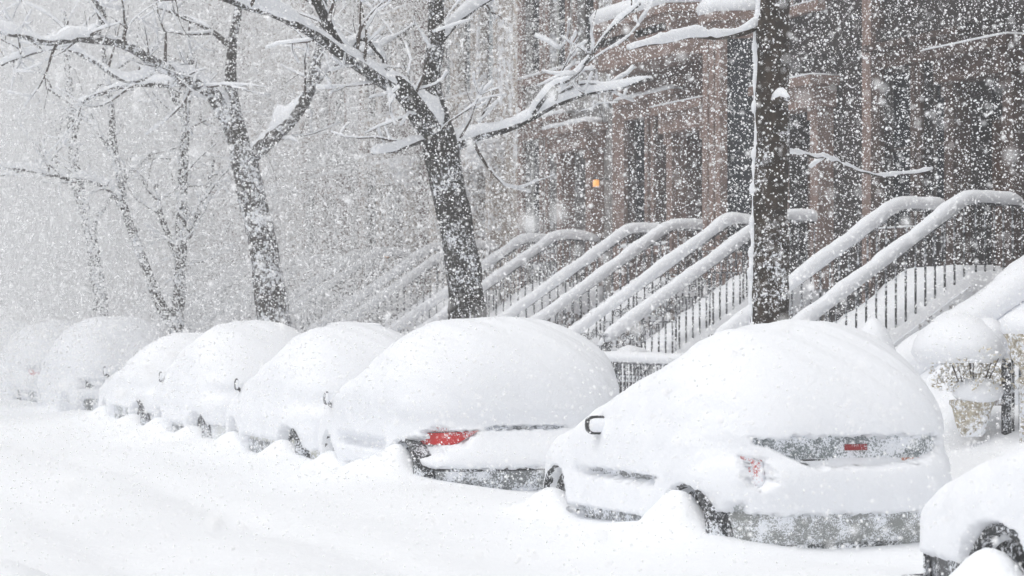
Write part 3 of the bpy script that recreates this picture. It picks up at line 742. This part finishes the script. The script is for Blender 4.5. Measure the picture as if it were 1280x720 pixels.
    if bay:
        b0, b1, zb0, zb1 = bay; b0 -= y0; b1 -= y0; pr = .95; ch = .6
        plan = lambda g, z: [(-.004,b0-g,z),(-pr-g,b0+ch-g*.5,z),(-pr-g,b1-ch+g*.5,z),(-.004,b1+g,z)]
        mb = MB()
        mb.loft([plan(0,zb0),plan(0,zb0+.6)]); 
        mb.loft([plan(0,zb1-.45),plan(0,zb1-.15)]); mb.loft([plan(.12,zb1-.15),plan(.12,zb1)])
        for (px_,py_) in [(-.06,b0+.04),(-pr+.03,b0+ch+.03),(-pr+.03,(b0+b1)/2),(-pr+.03,b1-ch-.03),(-.06,b1-.04)]:
            mb.box(px_-.07,px_+.07,py_-.09,py_+.09,zb0+.6,zb1-.45)
        by = mb.build('bay_window', pil, root, smooth=False)
        mb = MB(); mb.loft([[(p_[0]+.05 if p_[0]<-.1 else -.02,p_[1],p_[2]) for p_ in plan(-.08,zz)] for zz in (zb0+.6,zb1-.45)]); mb.build('bay_glass', GLASS, by, smooth=False)
        mb = MB(); mb.loft([plan(.13,zb1+.002),plan(.16,zb1+.14),plan(.05,zb1+.3),plan(-.25,zb1+.36)]); mb.build('snow_on_bay', SNOW, by)
    return root
H_data = [
 (6.8,12.1,8.2,0,0,'near house beyond the right edge, dark and close'),
 (12.1,17.3,13.9,0,0,'darkest brownstone, right of the thick trunk behind the nearest railed stoop'),
 (17.3,22.1,19.55,0,1,'brownstone behind the scrolled stoop, partly hidden by the thick dark trunk'),
 (22.1,27.2,23.6,1,1,'reddish brownstone left of the thick trunk with a snow-topped bay window'),
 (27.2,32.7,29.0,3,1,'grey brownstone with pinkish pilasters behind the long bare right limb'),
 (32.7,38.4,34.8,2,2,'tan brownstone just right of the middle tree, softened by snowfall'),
 (38.4,44.2,40.7,1,2,'pinkish brownstone just left of the middle tree trunk'),
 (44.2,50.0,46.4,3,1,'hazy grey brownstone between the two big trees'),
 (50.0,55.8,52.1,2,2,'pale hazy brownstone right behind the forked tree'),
 (55.8,61.6,57.9,1,1,'very faint brownstone left of the forked tree trunk'),
]
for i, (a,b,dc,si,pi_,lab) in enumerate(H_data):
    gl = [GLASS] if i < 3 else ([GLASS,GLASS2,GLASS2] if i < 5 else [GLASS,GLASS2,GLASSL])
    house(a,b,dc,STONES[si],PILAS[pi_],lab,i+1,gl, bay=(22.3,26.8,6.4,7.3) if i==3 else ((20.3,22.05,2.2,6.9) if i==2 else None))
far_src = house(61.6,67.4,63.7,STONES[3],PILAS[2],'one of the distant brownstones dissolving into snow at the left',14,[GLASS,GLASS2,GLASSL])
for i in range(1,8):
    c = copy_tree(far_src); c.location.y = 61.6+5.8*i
# porch lanterns
def lantern(px, py, y_, label):
    D = None; x = FX-.32
    yy = yat(px, x); u = yy-CY; v = x-CX; D = v*SN+u*CS; z = CH-(py-402)/FPX*D
    r = empty('porch_lantern', (x,yy,z)); tag(r, label, 'lantern', None)
    mb = MB(); mb.box(-.05,.05,-.05,.05,-.07,.07,.01); mb.build('lamp_glass', LAMPM, r)
    mb = MB(); lathe(mb,(0,0,.07),[(.08,0),(.07,.03),(.03,.07),(.01,.1)],10); mb.box(.02,.3,-.015,.015,.08,.1); mb.build('lantern_cap', IRON, r)
lantern(745,229,0,'small lit orange porch lantern on the tan brownstone')
lantern(484,318,0,'faint lit yellow lantern seen between the two big trees')

# ------------------------------------------------------------------ trees
def rsmooth(pts, rad, step=.12, wob=.02, seed=0):
    """Catmull-Rom through the given points with bark-scale wobble"""
    p = [Vector(q) for q in pts]; out = []; rr = []
    for i in range(len(p)-1):
        a, b, c, d = p[max(i-1,0)], p[i], p[i+1], p[min(i+2,len(p)-1)]
        n = max(2, int((c-b).length/step))
        for k in range(n):
            t = k/n; q = .5*((2*b)+(c-a)*t+(2*a-5*b+4*c-d)*t*t+(3*b-a-3*c+d)*t**3)
            r = rad[i]*(1-t)+rad[i+1]*t
            w_ = Vector((nz(q.z*2+seed,q.x*2,1),nz(q.x*2,q.z*2+seed,5),nz(q.y*2,q.x*2,seed)))*wob*min(1,r/.05+.4)
            out.append(q+w_); rr.append(r*(1+.10*nz(q.x*4,q.y*4+seed,q.z*4)))
    out.append(p[-1]); rr.append(rad[-1]); return out, rr
def snow_along(mb, pts, rad, load=1.0, seed=0, n=8):
    """snow lying on the upper side of a limb, thicker where the limb is flatter"""
    N = len(pts); i = 0; rings = []
    def flush():
        nonlocal rings
        if len(rings) > 2:
            if isinstance(mb, list): mb.append(MB().loft(rings))
            else: mb.loft(rings)
        rings = []
    for i in range(N):
        t = (pts[min(i+1,N-1)]-pts[max(i-1,0)])
        if t.length < 1e-6: continue
        t.normalize(); flat = math.sqrt(max(0,1-t.z*t.z))
        g = .62+.9*nz(pts[i].x*1.6+seed, pts[i].y*1.6, pts[i].z*1.6+seed)+.35*nz(pts[i].x*7, pts[i].y*7+seed, pts[i].z*7)
        k = max(0, min(1,(flat-.42)/.3))*max(0,min(1.5,g))
        if k < .08: flush(); continue
        r = rad[i]; wd = (r*.95+.012)*min(1.2,.55+k*.6); ht = (r*.7+.04)*k*load
        side = Vector((-t.y,t.x,0)); side = side.normalized() if side.length > .05 else Vector((1,0,0)); up = side.cross(t); up = up if up.z>0 else -up
        base = pts[i]+up*(r*.55)
        rings.append([base+side*(math.cos(q)*wd)+up*((r*.3+ht)*max(math.sin(q),-.3)) for q in [2*math.pi*j/n for j in range(n)]])
    flush()
def twigs_from(pts, rad, count, length, rn, tw, sw, depth=2, spread=1.0, upb=.25, t0=.1):
    for _ in range(count):
        k = int(rn.uniform(t0,1)*(len(pts)-1)); k = max(0,min(len(pts)-2,k)); p0 = pts[k]; t = (pts[k+1]-pts[k])
        if t.length<1e-6: continue
        t.normalize()
        d = Vector((rn.gauss(0,1),rn.gauss(0,1),rn.gauss(0,.8))); d = (d-t*d.dot(t)*.6)
        if d.length < .1: continue
        d = (t*.5+d.normalized()*spread+Vector((0,0,upb))).normalized()
        L = length*rn.uniform(.45,1.15); r0 = min(rad[k]*.6, .012+L*.012); n = max(4,int(L/.18)); q = [p0.copy()]; dd = d.copy()
        for i in range(n):
            dd = (dd+Vector((rn.gauss(0,.17),rn.gauss(0,.17),rn.gauss(.02,.14)))).normalized(); q.append(q[-1]+dd*(L/n))
        rr = [max(.004,r0*(1-i/(n+.3))) for i in range(n+1)]
        tw.tube(q, rr, 4); snow_along(sw, q, [max(x,.010) for x in rr], .95, rn.random()*50, 5)
        if depth > 1: twigs_from(q, rr, rn.randint(2,4), L*.55, rn, tw, sw, depth-1, spread, upb, .25)
def tree(name, label, D, trunk, limbs, bark, seed, tw_count=6, tw_len=1.2, extra=None, base=-.3, tdepth=2):
    """trunk and limbs are given as (px, py, dD, width_px) along a line"""
    rn = random.Random(seed)
    conv = lambda L: ([P(a,b,D+c) for a,b,c,_ in L], [wd/2/FPX*(D+c) for _,_,c,wd in L])
    tp, tr = conv(trunk); root_p = Vector((tp[0].x, tp[0].y, 0)); 
    root = empty('bare_tree', root_p); tag(root, label, 'tree', 'bare street trees')
    tp = [Vector((tp[0].x+.02,tp[0].y,base))]+tp; tr = [tr[0]*1.35]+tr
    loc = lambda L: [q-root_p for q in L]
    pts, rad = rsmooth(tp, tr, .1, .03, seed)
    mb = MB(); mb.tube(loc(pts), rad, 14); mb.build('trunk', bark, root)
    tw = MB(); sw = MB(); allp = []
    for i, L in enumerate(limbs):
        load = 1.0
        if isinstance(L, tuple): load, L = L
        lp, lr = conv(L); p_, r_ = rsmooth(lp, lr, .09, .035, seed+i*3)
        mb = MB(); mb.tube(loc(p_), r_, 9); mb.build('limb', bark, root)
        smb = []; snow_along(smb, loc(p_), r_, load*1.45, seed+i)
        for q_ in smb: q_.build('limb_snow', SNOWF, root)
        twigs_from(loc(p_), r_, int(tw_count*max(1,(p_[0]-p_[-1]).length/1.5)), tw_len, rn, tw, sw, tdepth)
    if tw.v:
        o = tw.build('twigs', TWIG, root); o['kind'] = 'stuff'
        o = sw.build('twig_snow', SNOWF, root); o['kind'] = 'stuff'
    if extra: extra(root, loc, pts, rad)
    return root
def extraA(root, loc, pts, rad):
    # snow driven up the windward (left) edge of the trunk, a ragged raised seam
    mb = MB(); p_ = loc(pts); seam = []; rr = []; wv = Vector((-CS,SN,0))*.93+Vector((-SN,-CS,0))*.30
    for i, q in enumerate(p_):
        seam.append(q+wv*(rad[i]*.97)+Vector((0,0,0))); rr.append((.024+.035*nz(q.z*1.6,2,1)+.022*nz(q.z*7,1,7)+ .016*nz(q.z*23,3,7)))
    mb.tube(seam, [max(.008,x) for x in rr], 8)
    for i in range(0,len(p_),1):
        q = p_[i]; a = nz(q.z*9,5,2)
        if a > .05: blob(mb, q+wv*(rad[i]*.98)+Vector((0,0,.0)), (.035+.03*a,.035,.07), i, 7,5,.4)
    mb.build('windblown_snow', SNOWF, root)
tree('A', 'thick dark tree trunk beside the silver hatchback, cut off by the top of the picture', 21.8,
     [(962,410,0,50),(961,330,0,49),(962,250,0,47),(964,150,0,45),(965,60,0,44),(967,0,0,43),(970,-120,0,40)],
     [(1.2,[(950,30,0,12),(915,42,-.4,8),(870,46,-.8,6),(820,52,-1.2,5),(785,62,-1.4,3)]),
      (1.5,[(968,128,-.15,12),(978,122,-.35,9),(985,124,-.5,5)]),
      (.6,[(972,190,0,5),(1040,200,2,3),(1100,220,4,3),(1165,211,5,3)])], BARK2, 3, tw_count=.4, tw_len=.4, extra=extraA, tdepth=1)
tree('B', 'ivy-dark leaning tree in the middle with snow wedged in its crotches', 29.7,
     [(585,405,0,48),(580,350,0,44),(572,290,0,42),(562,240,0,44),(552,190,0,46),(545,150,0,36),(540,110,0,24),(543,60,0,22),(546,10,0,20),(550,-60,0,18),(560,-160,0,12)],
     [(1.25,[(552,185,0,34),(530,150,-.2,32),(510,122,-.4,28),(485,98,-.6,22),(455,85,-.8,18),(430,62,-1,16),(410,35,-1.1,14),(385,-20,-1.3,12),(350,-80,-1.4,8)]),
      (1.4,[(500,112,-.5,16),(465,92,-.9,17),(430,70,-1.3,14),(395,45,-1.8,13),(350,20,-2.3,11),(305,6,-2.8,9),(255,-8,-3.2,7)]),
      (.8,[(556,190,0,22),(590,172,.1,14),(625,162,.2,11),(665,148,.2,9),(710,122,.1,8),(760,112,0,6),(815,98,-.1,4)]),
      (.8,[(665,148,.2,8),(690,110,-.2,6),(720,92,-.6,5),(760,40,-1,4),(800,5,-1.4,3)]),
      (1.5,[(545,172,0,10),(515,180,-.3,8),(490,188,-.5,6),(465,192,-.7,3)]),
      (1.0,[(543,60,0,12),(580,20,.5,9),(640,-20,1,6)]),
      (1.0,[(430,62,-1,8),(455,50,-.6,7),(480,78,-.3,5)]),
      (.6,[(665,148,.2,4),(700,118,.1,4),(735,104,0,3),(770,112,0,3)])], BARK, 5, tw_count=3.2, tw_len=1.1)
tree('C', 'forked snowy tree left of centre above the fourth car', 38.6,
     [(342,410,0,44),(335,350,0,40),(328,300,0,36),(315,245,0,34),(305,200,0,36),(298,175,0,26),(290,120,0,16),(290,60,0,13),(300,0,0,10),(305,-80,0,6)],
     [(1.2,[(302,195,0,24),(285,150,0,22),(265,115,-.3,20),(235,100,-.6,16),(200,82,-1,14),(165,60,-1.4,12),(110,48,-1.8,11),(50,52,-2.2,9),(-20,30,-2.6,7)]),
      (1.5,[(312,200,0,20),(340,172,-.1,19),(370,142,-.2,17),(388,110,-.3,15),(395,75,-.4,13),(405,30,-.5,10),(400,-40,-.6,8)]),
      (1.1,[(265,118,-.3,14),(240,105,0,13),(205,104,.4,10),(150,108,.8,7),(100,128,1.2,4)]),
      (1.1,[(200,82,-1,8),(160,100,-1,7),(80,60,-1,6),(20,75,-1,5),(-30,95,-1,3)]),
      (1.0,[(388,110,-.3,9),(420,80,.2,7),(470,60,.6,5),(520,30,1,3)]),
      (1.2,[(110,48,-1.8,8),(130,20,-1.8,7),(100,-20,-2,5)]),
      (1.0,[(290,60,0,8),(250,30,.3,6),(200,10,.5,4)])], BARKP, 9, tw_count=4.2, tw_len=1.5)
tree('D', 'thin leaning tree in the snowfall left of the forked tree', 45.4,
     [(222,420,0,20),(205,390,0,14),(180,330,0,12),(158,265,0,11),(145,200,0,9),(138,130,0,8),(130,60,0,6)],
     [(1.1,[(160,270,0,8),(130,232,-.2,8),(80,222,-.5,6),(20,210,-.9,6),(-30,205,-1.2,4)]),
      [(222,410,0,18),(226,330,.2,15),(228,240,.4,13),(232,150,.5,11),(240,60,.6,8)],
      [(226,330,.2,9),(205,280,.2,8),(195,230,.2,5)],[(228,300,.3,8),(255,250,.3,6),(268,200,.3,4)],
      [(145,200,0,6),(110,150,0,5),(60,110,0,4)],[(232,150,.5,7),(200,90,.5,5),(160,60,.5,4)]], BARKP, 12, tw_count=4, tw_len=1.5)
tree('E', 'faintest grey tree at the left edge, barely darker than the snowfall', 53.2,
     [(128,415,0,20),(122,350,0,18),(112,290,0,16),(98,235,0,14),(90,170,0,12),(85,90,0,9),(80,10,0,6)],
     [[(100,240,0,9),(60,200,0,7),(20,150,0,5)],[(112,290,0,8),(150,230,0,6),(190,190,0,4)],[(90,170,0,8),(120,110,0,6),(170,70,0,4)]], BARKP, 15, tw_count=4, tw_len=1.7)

# ------------------------------------------------------------------ falling snow (one countless mass of real flakes)
def flakes(n_per, d0, d1, octa, rmean, name, big=0):
    out = []
    A = (1280+360)/FPX; Bv = (720+260)/FPX
    vol = A*Bv*(d1**3-d0**3)/3; n = int(n_per*vol)
    D = (rng.uniform(d0**3, d1**3, n))**(1/3)
    X = (rng.uniform(-820,820,n))/FPX*D; Z = CH+rng.uniform(-360,540,n)/FPX*D
    x = CX+X*CS+D*SN; y = CY-X*SN+D*CS
    ok = (Z > .05) & (x < FX-.3)
    # keep flakes out of the car domes
    ok &= ~((x>-.15)&(x<2.05)&(Z<1.75)&(y>-7.2))
    x, y, Z = x[ok], y[ok], Z[ok]; n = len(x)
    r = rmean*np.minimum(np.exp(rng.normal(0,.48,n)), 2.0)
    c = np.stack([x,y,Z],-1)
    if octa: base = np.array([(1,0,0),(-1,0,0),(0,1,0),(0,-1,0),(0,0,1),(0,0,-1)],float); F = np.array([(0,2,4),(2,1,4),(1,3,4),(3,0,4),(2,0,5),(1,2,5),(3,1,5),(0,3,5)])
    else: base = np.array([(1,1,1),(-1,-1,1),(-1,1,-1),(1,-1,-1)],float)*.8; F = np.array([(0,1,3),(0,2,1),(0,3,2),(1,2,3)])
    q = rng.normal(size=(n,4)); q /= np.linalg.norm(q,axis=1,keepdims=True); a,b,cc,d = q.T
    Rm = np.stack([1-2*(cc*cc+d*d),2*(b*cc-d*a),2*(b*d+cc*a),2*(b*cc+d*a),1-2*(b*b+d*d),2*(cc*d-b*a),2*(b*d-cc*a),2*(cc*d+b*a),1-2*(b*b+cc*cc)],-1).reshape(n,3,3)
    sc = np.stack([np.ones(n),rng.uniform(.6,1,n),rng.uniform(.5,1.4,n)],-1)*r[:,None]
    v = np.einsum('nij,nkj->nki', Rm, base[None]*sc[:,None,:])+c[:,None,:]
    nv = len(base); f = (F[None]+(np.arange(n)*nv)[:,None,None]).reshape(-1,3)
    me = bpy.data.meshes.new(name); me.vertices.add(n*nv); me.vertices.foreach_set('co', v.ravel().astype(np.float32))
    me.loops.add(f.size); me.loops.foreach_set('vertex_index', f.ravel().astype(np.int32))
    me.polygons.add(len(f)); me.polygons.foreach_set('loop_start', np.arange(0,f.size,3,dtype=np.int32)); me.polygons.foreach_set('loop_total', np.full(len(f),3,np.int32))
    me.materials.append(FLAKE); me.update(calc_edges=True)
    print(name, n)
    return me
for (npr, d0, d1, oc, rm) in [(14,1.6,7,True,.0058),(60,3,9,True,.0036),(100,8,17,True,.0046),(76,17,37,True,.0062)]:
    o = link('falling_snow', flakes(npr,d0,d1,oc,rm,'falling_snow'))
    tag(o, 'thick flurry of falling snowflakes filling the air over the street', 'snowfall', 'falling snow', 'stuff')

# farther off the same snowfall as a repeated cell of flakes, too many to count
def far_snow():
    n = 23000; Lc = 5.0; r = .0105*np.exp(rng.normal(0,.35,n)); c = rng.uniform(-Lc/2,Lc/2,(n,3))
    base = np.array([(1,1,1),(-1,-1,1),(-1,1,-1),(1,-1,-1)],float)*.8; F = np.array([(0,1,3),(0,2,1),(0,3,2),(1,2,3)])
    q = rng.normal(size=(n,3,3)); Q = np.linalg.qr(q)[0]
    v = np.einsum('nij,kj->nki', Q, base)*r[:,None,None]+c[:,None,:]; f = (F[None]+(np.arange(n)*4)[:,None,None]).reshape(-1,3)
    me = bpy.data.meshes.new('snow_cell'); me.vertices.add(n*4); me.vertices.foreach_set('co', v.ravel().astype(np.float32))
    me.loops.add(f.size); me.loops.foreach_set('vertex_index', f.ravel().astype(np.int32))
    me.polygons.add(len(f)); me.polygons.foreach_set('loop_start', np.arange(0,f.size,3,dtype=np.int32)); me.polygons.foreach_set('loop_total', np.full(len(f),3,np.int32))
    me.materials.append(FLAKE); me.update(calc_edges=True)
    pts = []
    for iy in range(0,20):
        for ix in range(-14,3):
            for iz in range(0,3):
                x, y, z = FX-3.0-5*(2-ix), 15+iy*5.0, 2.7+iz*5.0
                if x > FX-2.7: continue
                v_, u = x-CX, y-CY; X = v_*CS-u*SN; D = v_*SN+u*CS
                if D < (37 if x < 4 else 43) or D > 120 or abs(X) > D*.26+4 or z-2.5 > D*.16+2.5: continue
                pts.append((x,y,z))
    pts.sort(key=lambda p: p[1]); src = tag(link('falling_snow', me, None, pts[0]), 'dense veil of far snowflakes hiding the end of the street', 'snowfall', 'falling snow', 'stuff')
    pm = bpy.data.meshes.new('falling_snow'); pm.from_pydata(pts[1:],[],[]); o = tag(link('falling_snow', pm), 'dense veil of far snowflakes hiding the end of the street', 'snowfall', 'falling snow', 'stuff')
    g = bpy.data.node_groups.new('snow_cells','GeometryNodeTree'); g.interface.new_socket('Geometry',in_out='INPUT',socket_type='NodeSocketGeometry'); g.interface.new_socket('Geometry',in_out='OUTPUT',socket_type='NodeSocketGeometry')
    a = g.nodes.new('NodeGroupInput'); b = g.nodes.new('NodeGroupOutput'); oi = g.nodes.new('GeometryNodeObjectInfo'); oi.inputs['Object'].default_value = src; oi.transform_space = 'ORIGINAL'
    m2p = g.nodes.new('GeometryNodeMeshToPoints'); ip = g.nodes.new('GeometryNodeInstanceOnPoints'); rv = g.nodes.new('FunctionNodeRandomValue'); rv.data_type = 'INT'
    rv.inputs['Min'].default_value = 0; rv.inputs['Max'].default_value = 3
    sc_ = g.nodes.new('ShaderNodeMath'); sc_.operation = 'MULTIPLY'; sc_.inputs[1].default_value = math.pi/2; cx3 = g.nodes.new('ShaderNodeCombineXYZ')
    g.links.new([q_ for q_ in rv.outputs if q_.enabled][0], sc_.inputs[0])
    for k_ in range(3): g.links.new(sc_.outputs[0], cx3.inputs[k_])
    g.links.new(a.outputs[0], m2p.inputs[0]); g.links.new(m2p.outputs[0], ip.inputs['Points']); g.links.new(oi.outputs['Geometry'], ip.inputs['Instance']); g.links.new(cx3.outputs[0], ip.inputs['Rotation']); g.links.new(ip.outputs[0], b.inputs[0])
    md = o.modifiers.new('snow_cells','NODES'); md.node_group = g; print('cells', len(pts))
far_snow()

# ------------------------------------------------------------------ haze of fine snow in the air
mb = MB(); mb.box(-305,425,-125,605,-1.6,17.5)
hm = bpy.data.materials.new('haze'); hm.use_nodes = True; hn = hm.node_tree; hn.nodes.clear()
pv = hn.nodes.new('ShaderNodeVolumePrincipled'); pv.inputs['Color'].default_value = (.97,.975,.985,1); pv.inputs['Density'].default_value = .0028; pv.inputs['Anisotropy'].default_value = .2
ho = hn.nodes.new('ShaderNodeOutputMaterial'); hn.links.new(pv.outputs[0], ho.inputs['Volume'])
hz = mb.build('haze', hm, smooth=False); tag(hz, 'white air thick with fine snow', 'haze', None, 'stuff')
